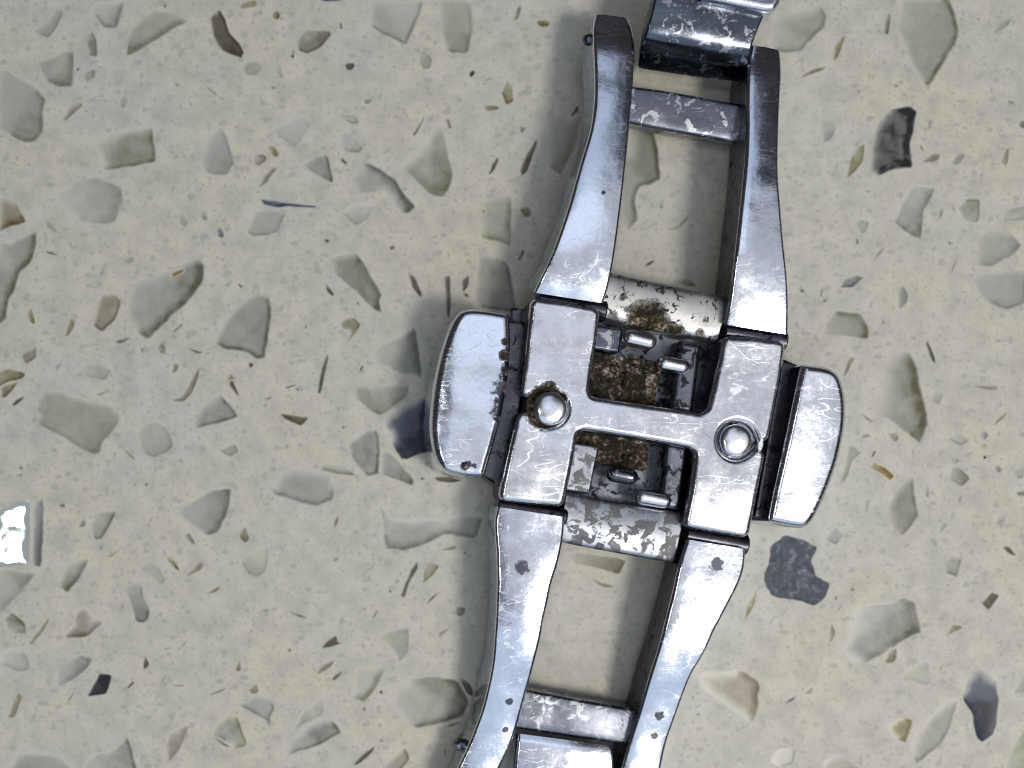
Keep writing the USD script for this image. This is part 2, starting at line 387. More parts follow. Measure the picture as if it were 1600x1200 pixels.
def mirror_chip():
    g = G(); P = g.pos()
    b = g.add('bump', {'height': g.noise(P, 0.028, 1, 0.5)}, strength=0.5, distance=U * 2.6) + '.normal'
    p = g.add('principled_bsdf', {'normal': b}, base_color=(0.50, 0.56, 0.55), roughness=0.05, specular_ior_level=0.9)
    return usdkit.material(stage, f'{LOOKS}/glassy_quartz', g.n, g.l, surface=p + '.BSDF')
CH['m'] = mirror_chip()
def speck_mat():
    g = G()
    r = g.add('geometry') + '.random_per_island'
    c = g.add('rgb_ramp', {'fac': r}, ramp=[(0.0, (0.53, 0.52, 0.46)), (0.35, (0.46, 0.445, 0.39)), (0.6, (0.36, 0.345, 0.27)), (0.82, (0.24, 0.22, 0.15)), (0.95, (0.15, 0.14, 0.11)), (1.0, (0.08, 0.08, 0.08))]) + '.color'
    p = g.add('principled_bsdf', {'base_color': c}, roughness=0.45, specular_ior_level=0.3)
    return usdkit.material(stage, f'{LOOKS}/stone_grit', g.n, g.l, surface=p + '.BSDF')
M_SPECK = speck_mat()

# ------------------------------------------------------------------ the counter and the chips of stone set in it
TILES = {'A': (0, 0, 4), 'B': (400, 0, 4), 'C': (0, 300, 4), 'D': (400, 300, 4), 'E': (0, 600, 4), 'F': (400, 600, 4), 'G': (0, 900, 4), 'H': (400, 900, 4),
         'I': (1200, 0, 4), 'J': (1200, 300, 4), 'K': (1200, 600, 4), 'L': (1200, 900, 4), 'W': (960, 180, 4.286), 'M': (680, 840, 3.077), 'T': (640, 0, 2.61), 'Q': (1000, 700, 2.4), 'P': (0, 0, 1)}
CHIPS = """
A f -20 430 40 430 120 490 190 520 250 570 285 620 270 700 265 840 220 885 160 895 80 860 -20 790
A g 220 380 330 350 400 310 465 310 460 545 360 545 280 510 240 440
A o 520 200 575 185 605 250 610 355 555 350 530 280
A b 510 460 600 425 595 490 515 525
A b 385 740 440 640 500 625 520 660 450 720 410 760
A g 735 650 760 590 800 590 800 640 770 685
A d 1300 110 1330 75 1375 60 1410 120 1430 200 1490 260 1525 330 1510 365 1440 345 1360 305 1320 220
A g 540 900 590 850 700 800 860 770 955 765 970 920 980 1010 860 1040 650 1065 590 970
A f 790 360 800 200 860 130 960 60 1100 70 1190 130 1100 170 1000 240 900 300
A f 560 40 600 0 790 -10 760 110 730 180 650 180 600 120
A f 200 190 300 120 350 40 410 60 350 180 300 240
A f 1380 780 1420 860 1470 1020 1450 1040 1420 1100 1300 1090 1240 1010 1300 860
A o 1490 40 1510 10 1600 -10 1610 40 1500 60
A g 1060 490 1130 530 1110 560 1070 520
A o 1280 530 1360 590 1350 600 1285 545
A f 1520 420 1540 380 1620 375 1640 430 1600 470 1540 470
B o 255 260 300 180 460 185 475 220 400 300 320 340 270 325
B u 375 -10 550 -10 520 8 420 12
B f 700 -10 1050 -10 1030 90 980 200 940 290 840 240 710 170
B f 1150 -10 1340 -10 1360 180 1330 330 1210 340 1160 240 1145 100
B o 95 95 110 70 140 65 155 95 140 125 110 120
B d 515 140 535 135 540 175 525 190
B d 555 410 570 390 610 390 620 410 600 440 570 440
B g 1020 320 1050 310 1105 370 1090 430 1040 435 1015 390
B k 1325 460 1350 435 1375 455 1340 490
B d 1420 500 1480 480 1470 495 1425 510
B o 1535 580 1560 510 1580 490 1610 560 1610 640 1560 655
B o 1405 650 1500 660 1530 680 1440 700
B f 90 800 200 740 330 700 350 770 290 860 245 930 160 870
B o 60 890 110 900 150 970 120 990 90 960
B b -10 960 60 965 70 1000 20 1040 -20 1030
B f 510 810 570 800 620 850 675 930 640 960 560 950 510 890
B g 280 1030 380 970 450 960 490 1150 420 1120 300 1050
B d 510 990 540 985 580 1030 540 1020
B o 970 850 1010 780 1050 710 1055 740 1000 850
B g 1145 720 1165 760 1200 930 1235 1090 1220 1170 1170 1240 1080 1220 1000 1130 880 1030 980 930 1060 840
B d 1450 1100 1470 1010 1510 955 1520 1000 1490 1070
B o 1180 740 1210 740 1225 800 1200 810
B g 540 1130 670 1010 720 1020 870 1110 920 1200 1000 1290 960 1340 880 1330 830 1240 780 1200 620 1210
B f 110 400 150 390 175 500 130 480
B o 1 1180 40 1090 100 1030 140 1040 60 1150
B g 670 620 735 605 710 650 680 650
B g 60 520 130 540 110 570
B f 510 710 620 720 650 770 600 780 530 740
C f 320 10 420 -60 600 -100 760 -40 770 60 720 190 640 210 500 190 380 110
C b -20 30 30 20 90 40 170 190 60 220 10 245 -20 240
C g -20 300 60 310 150 260 230 225 235 340 190 450 120 500 105 600 60 660 45 790 0 830 -20 840
C f 290 150 370 260 330 250 280 200
C d 280 360 320 365 370 400 290 385
C g 780 690 810 560 900 520 1060 470 1240 395 1280 460 1270 570 1180 680 1060 800 930 920 870 890 780 800
C a 1060 520 1090 490 1150 475 1150 500 1080 535
C b 575 830 600 700 640 630 720 630 765 690 720 800 640 880
C o 400 890 430 780 465 775 470 840 420 910
C o 155 760 195 710 225 820 200 830
C g 1120 140 1160 135 1185 190 1160 225 1125 200
C g 1240 110 1290 120 1300 180 1260 180
C n 1345 220 1385 215 1405 280 1370 290
C d 1475 570 1500 570 1520 600 1500 600
C g 1335 940 1400 800 1500 690 1600 625 1680 640 1705 750 1680 900 1660 1040 1610 1050 1540 1000 1400 985
C g 985 970 1015 920 1040 970 1030 1010 1000 1010
C o 710 940 760 910 830 905 760 950
C o 1160 970 1230 980 1275 1005 1230 1015
C d 1545 1070 1565 1050 1590 1080 1565 1105
C o 1410 1190 1440 1120 1475 1180 1480 1220 1420 1220
C o 1180 1200 1220 1120 1250 1090 1240 1160 1200 1260 1150 1310 1080 1310 1070 1295 1130 1280
C b 130 1010 230 950 225 1040 160 1080
C o -20 1120 60 1100 160 1130 150 1160 60 1200 20 1290 -20 1290
C o 1080 1070 1120 1070 1110 1120 1075 1135
C f 760 420 830 400 840 430 790 460
C f 620 430 680 430 640 530 600 530
C g 1070 870 1140 810 1150 830 1080 890
C f 480 1060 580 1040 700 1110 660 1180 540 1160
D f 0 115 -60 250 -20 280 60 275 140 250 190 130 140 112 60 105
D u 20 40 100 40 180 60 390 85 370 100 200 90 130 100 50 80
D g 440 410 540 380 610 360 680 450 790 640 770 680 790 760 740 740 640 640 460 480
D d 425 545 450 580 490 640 480 655 440 620
D d 945 510 965 495 1000 540 1045 650 1025 660 970 590
D d 1170 520 1215 520 1220 700 1210 790 1190 780 1180 650
D d 1280 560 1310 520 1335 520 1330 590 1290 630
D d 620 690 635 680 650 705 635 710
D d 420 300 440 290 465 310 440 325
D o 505 820 560 775 620 785 660 830 540 985 580 880
D g 705 1020 770 940 890 900 1000 830 1050 1165 900 1150 740 1090
D d 390 1200 410 1090 450 990 455 1030 430 1150 405 1260 385 1260
D d 640 1120 660 1080 680 1080 660 1120
D d 300 850 315 820 318 855
D f 520 120 600 60 760 70 700 170 620 215
D g 1370 520 1390 400 1440 385 1580 440 1610 600 1640 760 1360 720
D f 1390 60 1510 10 1600 0 1600 350 1500 310 1400 290
D b 1400 100 1430 95 1440 135 1410 130
T o 415 90 440 20 460 30 440 85
T d 440 700 470 620 520 550 520 590 480 700 455 720
T o 445 850 490 835 500 880 470 890
T d 435 1060 460 1010 470 1030 450 1065
T d 645 470 690 420 690 455 655 480
T o 445 510 480 520 455 550
T o 510 80 570 75 570 110 530 110
T f 560 480 640 440 700 450 690 560 620 720 560 680
E g 240 260 220 120 260 40 380 30 440 60 580 110 680 115 745 170 745 240 700 310 640 360 630 430 580 445 500 405 380 330
E o 0 20 60 -10 120 -20 80 40 30 90 5 80
E d 70 130 100 90 160 70 140 100 90 140
E o 590 60 660 40 670 50 620 75
E g 1195 250 1250 150 1330 70 1370 60 1440 130 1495 200 1390 240 1240 275
E d 1420 0 1450 -30 1470 10 1500 80 1470 60
E f 850 300 900 250 960 220 1040 270 1090 380 1050 430 960 465 880 430
E g 1350 410 1470 370 1495 420 1440 460
E o 770 420 790 415 850 470 840 480
E o 190 240 240 190 235 205 205 245
E o 690 490 720 410 725 430 705 490
E m -40 800 0 785 120 730 185 735 185 1110 150 1125 60 1140 -40 1140
E n 190 730 200 705 265 705 275 790 262 1150 200 1130 190 1110
E g 560 790 740 780 700 870 640 970 590 980 570 880
E o 485 900 520 810 545 890
E g 1080 790 1200 740 1330 660 1450 650 1430 780 1405 860 1360 930 1300 955 1220 910
E a 1490 950 1530 875 1565 970 1530 1000
E o 1140 950 1180 920 1230 1010 1180 990
E g 380 1190 420 1110 560 1075 540 1140 480 1240 420 1310 360 1250
E f 860 1140 930 1090 1000 1150 1040 1230 1000 1260 930 1190
E o 1030 1070 1080 1080 1130 1170 1110 1170 1050 1110
E o 1150 1200 1260 1080 1275 1150 1180 1200
E o 665 1080 720 1040 770 1020 690 1085
E n 360 740 400 740 410 770 370 770
E d 900 620 925 610 920 645
E f 590 690 650 680 630 710
E o 1150 690 1190 680 1170 700
E o 100 570 140 550 150 570 110 580
E f -20 1160 40 1150 200 1180 230 1190 150 1280 20 1420 -20 1430
F d 140 180 330 200 320 230 280 265 180 220
F g 610 0 960 -10 960 70 780 200 720 180 600 70
F u 770 220 880 130 960 80 1090 60 1090 420 920 480 830 340 820 280
F g 560 380 700 270 770 300 780 560 700 580 620 500
F g 770 560 790 390 870 460 990 600 980 640 880 600
F f 380 540 400 480 540 490 640 580 480 560
F g 770 700 860 840 1100 830 1380 800 1440 820 1380 970 1200 940 1050 1010 930 1050 800 1030
F o 485 910 480 850 520 810 515 870
F d 940 1200 960 1150 1010 1090 1015 1150 960 1240 930 1340 890 1320
F o 1040 1250 1040 1170 1080 1100 1150 1140 1100 1200
F o 1120 1040 1240 1000 1265 1020 1230 1040
F o 1290 1060 1310 1020 1320 1070
F d 1100 580 1200 570 1300 600 1220 620 1140 610
F d 1020 590 1040 575 1060 590 1040 605
F f -20 1020 80 1010 80 1100 60 1180 0 1210 -50 1190 -100 1110
F d 180 15 240 0 260 5 190 32
F o 40 90 110 70 80 105
F g 470 1100 500 1070 520 1100 490 1115
F f 660 1180 740 1090 750 1130 690 1190
F d 530 260 555 265 545 285
F f 100 690 150 560 250 520 380 540 480 565 500 720 370 770 230 730
G f -10 470 60 440 140 455 185 520 185 590 110 605 50 570 -20 570
G g 20 270 70 225 160 290 165 360 100 365 40 340
G o 170 420 220 340 305 240 310 280 270 350 200 430
G b 415 390 400 360 460 290 510 170 590 230 660 280 550 380 480 390
G g 775 70 860 30 890 60 900 130 940 210 930 270 900 295 850 290 820 180
G f 350 680 370 560 500 490 580 515 550 580 470 640 380 690
G k 535 755 580 680 620 600 700 620 680 700 660 740
G d 890 580 895 520 910 490 935 550 915 580
G o 1465 590 1500 515 1510 600
G o 1270 105 1340 75 1380 50 1370 90 1310 115
G d 780 700 830 655 840 670 800 710
G o 50 870 70 800 110 710 140 750 100 870 70 890
G g 90 1090 240 1095 390 1110 430 1150 450 1290 60 1290 75 1150
G g 510 1180 560 1120 680 1090 770 1010 800 1005 830 1080 860 1220 850 1290 520 1290
G b 1015 1060 1050 960 1190 910 1170 990 1130 1080 1060 1165 1030 1130
G g 1300 1000 1340 920 1440 835 1500 900 1545 1040 1530 1070 1430 1080
G n 1310 1005 1360 1010 1450 1075 1400 1065
G o 415 790 430 750 470 720 450 760 420 795
G d 1090 678 1150 680 1145 690 1090 690
G d 1300 740 1380 705 1440 690 1380 722 1310 747
G f 990 680 1010 610 1050 600 1030 660
G g 1115 440 1180 390 1150 445
G o 740 205 770 160 775 190 750 210
G o 1540 720 1600 660 1620 730 1580 740
H d 405 455 430 410 500 360 510 400 535 420 470 445
H o 370 625 400 560 460 530 495 520 480 560 420 600
H d 465 650 490 610 550 580 530 620 490 655
H g 740 380 860 330 960 320 960 470 900 540 850 460 800 410
H f 600 770 590 600 620 550 800 550 810 590 750 700 680 800
H g 820 800 860 690 960 640 1100 620 1240 640 1300 680 1340 800 1300 880 1180 920 1000 960 930 930 840 850
H d 1260 625 1320 650 1355 700 1360 755 1320 740
H g 160 1100 200 1010 300 930 400 870 430 870 500 920 540 980 400 1060 220 1115
H f 200 1000 280 840 400 750 420 780 430 865 300 925
H f -120 800 0 740 90 760 120 830 90 880 95 970 60 900 -40 850
H d 595 1185 660 1110 750 1050 730 1100 640 1180
H b 750 1200 830 1130 920 1060 960 1110 960 1150 850 1290 740 1290
H n 1235 210 1260 180 1305 190 1310 230 1270 260
H d 1060 190 1080 140 1150 90 1120 130
H o 720 270 740 220 770 210 745 255
H o 670 1030 760 990 700 1027
H d 1180 950 1210 920 1300 905 1230 940
H o 180 210 260 230 330 265 290 265 220 245
H d 820 90 850 80 840 110
H o 1170 1080 1190 1070 1190 1125 1175 1125
H o 1140 380 1140 350 1230 310 1170 365
H n 20 220 60 200 100 210 60 225
H o 190 460 215 445 225 470 200 480
I f 0 130 120 60 340 40 375 100 360 170 290 230 210 320 100 340 0 290
I o 180 510 220 450 300 415 380 410 340 440 230 480
I o 395 370 410 280 460 215 490 220 450 330 420 385
I o 725 210 730 90 760 75 770 110 755 220
I g 790 170 820 20 830 -20 1140 -20 1200 180 1190 250 1100 400 1000 560 930 480 850 320
I o 485 1125 510 990 560 910 605 895 595 1010 540 1080
I s 628 1085 635 900 680 760 740 690 880 660 930 690 910 820 890 900 905 1050 840 1050 750 1070 680 1105
I o 1440 1030 1480 920 1510 920 1500 1040
I o 950 1020 1040 950 1080 960 1060 1010
I g 1130 1030 1190 950 1240 960 1200 1030
I n 1560 770 1590 745 1620 760 1620 800 1580 800
I f 1400 200 1440 120 1540 100 1500 160 1420 210
I o 770 530 800 520 820 540 790 550
I g 920 840 980 940 960 950
I f 310 730 400 730 430 800 400 870 340 900
I o 90 1090 165 1110 130 1117
J g 780 180 830 60 900 -60 1060 -40 1020 50 980 120 965 300 900 280 840 240
J f 1310 460 1300 300 1340 240 1500 240 1590 330 1540 390 1390 470
J f 1260 560 1330 500 1620 470 1620 690 1490 750 1380 690
J g 335 895 370 800 420 740 580 755 630 830 630 925 480 905
J g 680 1280 700 1080 790 970 900 1010 940 1100 960 1230 1000 1380 1005 1450 950 1580 860 1500 700 1390 640 1300
J d 975 940 1000 930 1040 1020 1050 1080 1010 1040
J n 440 600 470 530 560 500 610 530 570 560 530 600
J g 805 730 810 610 840 570 880 640 870 690 830 735
J g 650 430 680 360 740 315 740 340 690 410
J g 1130 520 1150 440 1190 370 1200 385 1150 510
J g 1160 300 1200 260 1250 245 1200 285
J g 940 450 1010 400 1000 420
J o 320 660 325 610 350 585 340 650
J o 500 1020 550 1030 530 1060 490 1140 460 1160
J n 540 290 560 285 570 325 545 335
J g 620 730 650 660 660 680 640 735
J f 1180 100 1240 40 1330 40 1320 190 1230 190
J f 1450 180 1470 100 1620 60 1620 170 1540 185
J f 550 200 570 170 640 180 610 255 580 260
J g 700 790 720 790 740 830 715 820
J g 1060 180 1070 110 1100 100 1090 150
K g 740 770 800 650 870 580 910 580 920 700 945 820 890 900 840 945 780 930 750 860
K a 620 520 660 485 730 520 795 575 760 605 700 560
K g 500 370 530 380 590 430 530 480 500 580 430 650 480 500
K g 560 180 590 180 670 240 640 250
K g 560 350 600 290 655 325
K f 1120 340 1200 290 1260 360 1200 390
K g 1300 300 1350 285 1385 320 1350 360
K o 1400 270 1420 220 1500 160 1480 210
K g 1130 600 1150 510 1200 520 1270 590 1210 645
K g 1415 520 1440 495 1475 530 1440 560
K n 1550 670 1620 660 1620 700 1560 700
K g 1060 950 1070 880 1100 845 1130 880
K f 990 940 1060 970 1055 1020 1020 1000
K d 1460 1020 1500 1005 1560 1080 1500 1060
K f 1090 1110 1150 1070 1220 1075 1200 1150 1180 1210 1100 1180
K d 845 1015 900 985 860 1022
K d 640 460 660 415 680 420 655 460
K f 340 960 420 860 480 920 430 1010
K g 980 700 985 630 1010 610 1010 720
K g 1180 740 1190 690 1220 690 1210 745
K g 1280 20 1300 0 1440 0 1430 45
K f 1010 80 1060 45 1110 60 1060 140
K g 590 800 600 700 640 720 620 820
K g 730 310 780 290 825 330 800 370
K f 1410 880 1440 820 1490 830 1460 920
K f 1520 540 1600 500 1600 590 1540 590
P c 1225 837 1254 842 1277 854 1267 875 1275 900 1298 912 1292 931 1275 946 1250 940 1208 933 1192 908 1200 883 1204 854
L g 430 480 500 290 520 210 580 170 720 170 850 130 930 160 945 270 960 350 860 400 740 480 620 550 540 550
L g 885 1090 900 990 1000 870 1120 755 1190 760 1180 850 1100 1040 1000 1120 930 1185
L u 1215 680 1280 560 1350 565 1430 640 1445 770 1430 930 1410 990 1340 1040 1300 1010 1270 850 1220 780
L o 730 930 820 880 910 900 880 1000 860 1045 790 1020
L d 1330 170 1400 95 1450 120 1380 215
L o 1100 380 1150 290 1230 320 1160 355
L d 90 810 130 760 180 740 160 780
L o 365 425 390 270 430 360 400 410
L b 340 1170 420 1110 520 1160 600 1220 350 1290
L f 10 1150 50 1080 180 1070 160 1180 60 1200
L o 720 550 760 460 810 450 800 540
L f 820 620 900 560 1000 510 1030 650 990 690
L o 1060 600 1080 550 1110 540 1080 595
L g 215 740 250 690 290 690 270 740
L d 410 160 420 115 435 140
L o 430 215 460 155 470 170 445 220
L o 510 100 520 50 550 90
L f 1480 1180 1530 1050 1600 930 1620 930 1620 1200 1500 1240
L f 1530 740 1600 590 1620 600 1620 720
L g 660 1110 740 1080 710 1117
L g 780 1090 850 1110 840 1130
P b 1092 1050 1163 1046 1188 1067 1183 1112 1175 1129 1133 1104 1100 1079
Q o 385 660 395 590 440 515 435 580 400 640
W g 0 300 90 240 110 70 270 100 300 250 310 440 260 460 170 480 140 560 160 700 90 770 20 740
W o 340 770 420 720 500 660 500 690 440 760 370 775
W d 195 1020 220 980 280 960 250 1000
W g 360 1100 490 1075 560 1150 500 1150
M o 610 90 640 60 920 100 890 180 780 150 680 130
M a 740 190 800 210 880 240 800 240
M o 560 460 620 380 625 340 600 430
"""
def soften(r, k=0.16):
    q = []
    for a, b in zip(r, np.roll(r, -1, 0)):
        q += [a + (b - a) * k, a + (b - a) * (1 - k)]
    return np.array(q)
def wobble(r, amp, seed):
    r = dense(r, 4.5)
    n = np.c_[r * 0.07, np.full(len(r), seed * 1.7)]
    off = np.c_[meshkit.fbm(n, 3, 1), meshkit.fbm(n + 31.7, 3, 2)] - 0.5
    return r + off * amp
polys, kinds = [], []
for i, line in enumerate(CHIPS.strip().splitlines()):
    w = line.split(); ox, oy, s = TILES[w[0]]
    p = np.array(w[2:], float).reshape(-1, 2) / s + (ox, oy)
    p = np.c_[p[:, 0] - UN, VN - p[:, 1]]
    size = math.sqrt(abs(Polygon(p).area))
    p = wobble(soften(p, 0.12 if size > 20 else 0.2), min(5.5, size * 0.07) if w[1] != 'c' else 9, i)
    p = Polygon(p).buffer(0)
    if w[1] in 'of' or (w[1] == 'g' and size < 20): pass
    if p.geom_type != 'Polygon': p = max(p.geoms, key=lambda g: g.area)
    polys.append(p); kinds.append(w[1])
def biggest(g):
    gs = [x for x in getattr(g, 'geoms', [g]) if x.geom_type == 'Polygon']
    return max(gs, key=lambda x: x.area) if gs else Polygon()
# where chips touch the smaller one keeps its outline
order = np.argsort([p.area for p in polys])
done = []
tree_u = None
for k in order:
    p = polys[k]
    if tree_u is not None: p = biggest(p.difference(tree_u.buffer(1.2)))
    p = Polygon(p.exterior) if p.area > 12 and not any(p.interiors) else (p if p.area > 12 else Polygon())
    polys[k] = p
    if not p.is_empty: tree_u = p if tree_u is None else tree_u.union(p)

def random_chip(c, size, seed, el=0.6):
    r_ = np.random.default_rng(seed); n = r_.integers(5, 9)
    a = np.sort(r_.uniform(0, 2 * math.pi, n)); q = np.c_[np.cos(a), np.sin(a) * r_.uniform(el * 0.5, 1)] * size * r_.uniform(0.7, 1.1, (n, 1))
    t = r_.uniform(0, math.pi); R = np.array([[math.cos(t), -math.sin(t)], [math.sin(t), math.cos(t)]])
    return q @ R.T + c
frame = box(-UN - 20, VN - 1220, 1620 - UN, VN + 20)
edge_polys = []
pad = 420
for k in range(260):
    c = np.array([rng.uniform(-UN - pad, 1600 - UN + pad), rng.uniform(VN - 1200 - pad, VN + pad)])
    size = rng.choice([9, 14, 22, 34, 44], p=[.3, .25, .2, .15, .1])
    q = Polygon(wobble(soften(random_chip(c, size, 500 + k), 0.15), size * 0.1, k)).buffer(0)
    q = biggest(q)
    if q.is_empty or q.area < 12 or q.intersects(frame) or q.distance(tree_u) < 2: continue
    edge_polys.append(q); tree_u = tree_u.union(q)

LITE = np.array([0.72, -0.70])  # towards the lamp; chips get painted shade along this side
def pit(poly, dmax, steep, soft, seed, spacing=None, gain=1.0):
    ring = ccw(np.array(poly.exterior.coords)[:-1])
    size = math.sqrt(poly.area)
    sp = spacing or float(np.clip(size / 9, 2.2, 6.5))
    holes = [ccw(np.array(h.coords)[:-1])[::-1] for h in poly.interiors]
    P2, t = fill([ring] + holes, sp, sp * 0.25, (0.8 + 0.01 * size, 1.8 + 0.025 * size, 2.6 + 0.085 * size))
    r_ = np.random.default_rng(seed)
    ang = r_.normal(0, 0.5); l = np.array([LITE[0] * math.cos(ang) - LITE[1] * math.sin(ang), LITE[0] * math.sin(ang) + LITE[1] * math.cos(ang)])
    segs = [(ring[i], ring[(i + 1) % len(ring)]) for i in range(len(ring))]
    a = np.array([s[0] for s in segs]); b = np.array([s[1] for s in segs])
    n = np.c_[(b - a)[:, 1], -(b - a)[:, 0]]; n /= np.maximum(np.linalg.norm(n, axis=1, keepdims=True), 1e-9)
    # smooth the outward direction along the rim so the walls turn gradually
    w = max(1, len(ring) // 24)
    n = sum(np.roll(n, k, 0) for k in range(-w, w + 1)); n /= np.maximum(np.linalg.norm(n, axis=1, keepdims=True), 1e-9)
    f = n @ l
    sl = soft + (steep - soft) * np.clip(f * 0.75 + 0.35, 0, 1) ** 1.5
    ab = b - a; L2 = np.maximum((ab ** 2).sum(1), 1e-9)
    tt = np.clip(((P2[:, None] - a[None]) * ab[None]).sum(2) / L2, 0, 1)
    dist = np.linalg.norm(P2[:, None] - (a[None] + tt[..., None] * ab[None]), axis=2)
    dd = (dist * sl[None]).min(1)
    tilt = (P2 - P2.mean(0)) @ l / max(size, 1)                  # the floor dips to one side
    dm = dmax * np.clip(0.62 + 0.9 * tilt + 0.5 * (meshkit.fbm(np.c_[P2 / max(size, 1) * 1.6, np.full(len(P2), seed * 0.37)], 2, 3) - 0.5), 0.25, 1.25)
    st = f > 0.15
    ds = dist[:, st].min(1) if st.any() else np.full(len(P2), 1e3)
    # colour depth of the stone: nearly at once on most sides, gathering slowly where the chip thins out, darkest where shade is painted along the lamp side
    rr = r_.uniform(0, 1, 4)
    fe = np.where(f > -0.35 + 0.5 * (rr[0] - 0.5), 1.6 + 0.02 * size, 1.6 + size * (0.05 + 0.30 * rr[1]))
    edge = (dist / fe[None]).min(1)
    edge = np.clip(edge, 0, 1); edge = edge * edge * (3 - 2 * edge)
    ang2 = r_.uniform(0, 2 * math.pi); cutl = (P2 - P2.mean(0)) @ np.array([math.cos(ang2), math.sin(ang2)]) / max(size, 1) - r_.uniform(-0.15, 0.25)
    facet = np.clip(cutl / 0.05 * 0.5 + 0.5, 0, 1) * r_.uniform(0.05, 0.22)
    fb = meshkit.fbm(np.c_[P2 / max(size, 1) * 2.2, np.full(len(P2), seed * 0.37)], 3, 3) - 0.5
    shade_band = np.exp(-(ds / ((0.06 + 0.15 * rr[2] ** 2) * size + 0.8)) ** 5) * (0.10 + 0.55 * rr[3])
    T = edge * np.clip(0.36 + 0.22 * tilt + facet + 0.30 * fb + shade_band, 0.06, 1.0)
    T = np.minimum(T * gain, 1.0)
    z = -dm * (1 - np.exp(-dd / np.maximum(dm, 0.1)))
    z[:len(ring)] = 0.0
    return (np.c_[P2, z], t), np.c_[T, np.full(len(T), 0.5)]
counter = xform('countertop', kind='structure', label='speckled cream engineered stone countertop with grey stone chips under the clasp', category='countertop')
DS = 0.07
DEPTH = {'g': 22, 'f': 13, 'o': 13, 'b': 14, 'd': 9, 'k': 9, 'u': 13, 'a': 9, 'n': 14, 's': 14}
cutters = []
for k, (p, kd) in enumerate(zip(polys, kinds)):
    if p.is_empty: continue
    size = math.sqrt(p.area)
    cutters.append(p)
    uv = None
    if kd in 'cm':
        r = ccw(np.array(p.exterior.coords)[:-1]); P2, t = fill([r], 7, 1.5)
        mesh = (np.c_[P2, np.zeros(len(P2))], t)
        mesh[0][len(r):, 2] = -0.5
    else:
        dm = min(DEPTH[kd], 0.42 * size + 1.5)
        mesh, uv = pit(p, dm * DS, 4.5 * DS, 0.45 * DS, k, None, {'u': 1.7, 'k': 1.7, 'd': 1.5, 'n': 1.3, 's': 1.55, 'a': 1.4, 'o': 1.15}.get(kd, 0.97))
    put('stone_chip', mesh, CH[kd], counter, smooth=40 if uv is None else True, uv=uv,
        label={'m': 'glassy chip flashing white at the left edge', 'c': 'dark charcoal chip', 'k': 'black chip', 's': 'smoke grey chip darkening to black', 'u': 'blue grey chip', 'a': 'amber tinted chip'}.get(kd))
em, eu = [], []
for k, p in enumerate(edge_polys):
    size = math.sqrt(p.area); cutters.append(p)
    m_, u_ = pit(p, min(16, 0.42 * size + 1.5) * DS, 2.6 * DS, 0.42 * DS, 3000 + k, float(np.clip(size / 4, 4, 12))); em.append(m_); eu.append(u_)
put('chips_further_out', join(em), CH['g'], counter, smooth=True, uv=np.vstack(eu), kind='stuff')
slab = box(-16000, -13000, 16000, 13000)
slab2 = slab.difference(shapely.unary_union([Polygon(p.exterior, [h for h in p.interiors]) for p in cutters]))
sv, sf = join([trimesh.creation.triangulate_polygon(g, engine='earcut') for g in getattr(slab2, 'geoms', [slab2]) if g.area > 0.5])
sv = np.c_[sv, np.zeros(len(sv))]
a = sv[sf]; cr = np.cross(a[:, 1] - a[:, 0], a[:, 2] - a[:, 0])[:, 2]; sf = np.array(sf); sf[cr < 0] = sf[cr < 0][:, ::-1]
bx = np.array(slab.exterior.coords)[:-1]; bx = ccw(bx)
side = np.vstack([np.c_[bx, np.zeros(4)], np.c_[bx, np.full(4, -600.0)]])
sidef = []
for i in range(4):
    j = (i + 1) % 4; sidef += [[i, i + 4, j + 4], [i, j + 4, j]]
sidef += [[4, 6, 5], [4, 7, 6]]
put('resin_slab', join([(sv, sf), (side, np.array(sidef))]), M_MATRIX, counter, smooth=False)
# grit too small to pick apart
g_v, g_f, nn = [], [], 0
cut = shapely.unary_union(cutters); shapely.prepare(cut)
for k in range(6800):
    c = np.array([rng.uniform(-UN - 60, 1660 - UN), rng.uniform(VN - 1260, VN + 60)])
    size = float(np.clip(rng.lognormal(0.82, 0.58), 1.0, 9.0))
    if shapely.distance(cut, Point(c)) < size * 0.8: continue
    q = random_chip(c, size, 9000 + k, 0.5); m = len(q)
    q = ccw(q)
    g_v.append(np.c_[q, np.full(m, 0.16)]); g_f += [[nn, nn + i, nn + i + 1] for i in range(1, m - 1)]; nn += m
put('stone_grit', (np.vstack(g_v), np.array(g_f)), M_SPECK, counter, smooth=False, kind='stuff')

# ------------------------------------------------------------------ the watch clasp
base = at(1000, 660, 0)
clasp = xform('watch_clasp', loc=base * U, label='worn steel butterfly clasp of a watch bracelet, unfolded on the stone countertop', category='watch clasp')
ORIGIN[clasp] = base
def sub(name, **kw):
    p = xform(name, clasp, **kw); ORIGIN[p] = base; return p

# upper folding arm: arches up from the hinge, then dips to its far end
arm = sub('folding_arm')
UL = [(931, 22, 982, 28, 86), (927, 45, 991, 52, 95), (928, 80, 992, 84, 104), (929, 110, 991, 112, 109), (929, 150, 988, 152, 115), (924, 195, 984, 198, 119), (908, 252, 979, 254, 122), (886, 330, 970, 333, 121), (861, 400, 960, 404, 117), (844, 437, 951, 449, 112), (834, 457, 943, 474, 106)]
UR = [(1174, 70, 1220, 79, 94), (1169, 100, 1222, 106, 102), (1167, 150, 1220, 152, 110), (1167, 200, 1218, 202, 116), (1164, 260, 1217, 262, 120), (1158, 320, 1221, 322, 121), (1152, 375, 1226, 381, 120), (1146, 425, 1231, 432, 117), (1140, 470, 1233, 480, 111), (1133, 507, 1232, 523, 103)]
put_split('side_rail', loft(UL, 72, c=5, crown=0.7, n=60, split=(13, 14)), M_ARM, arm, 'inner_side', M_SHADE_GRIME)
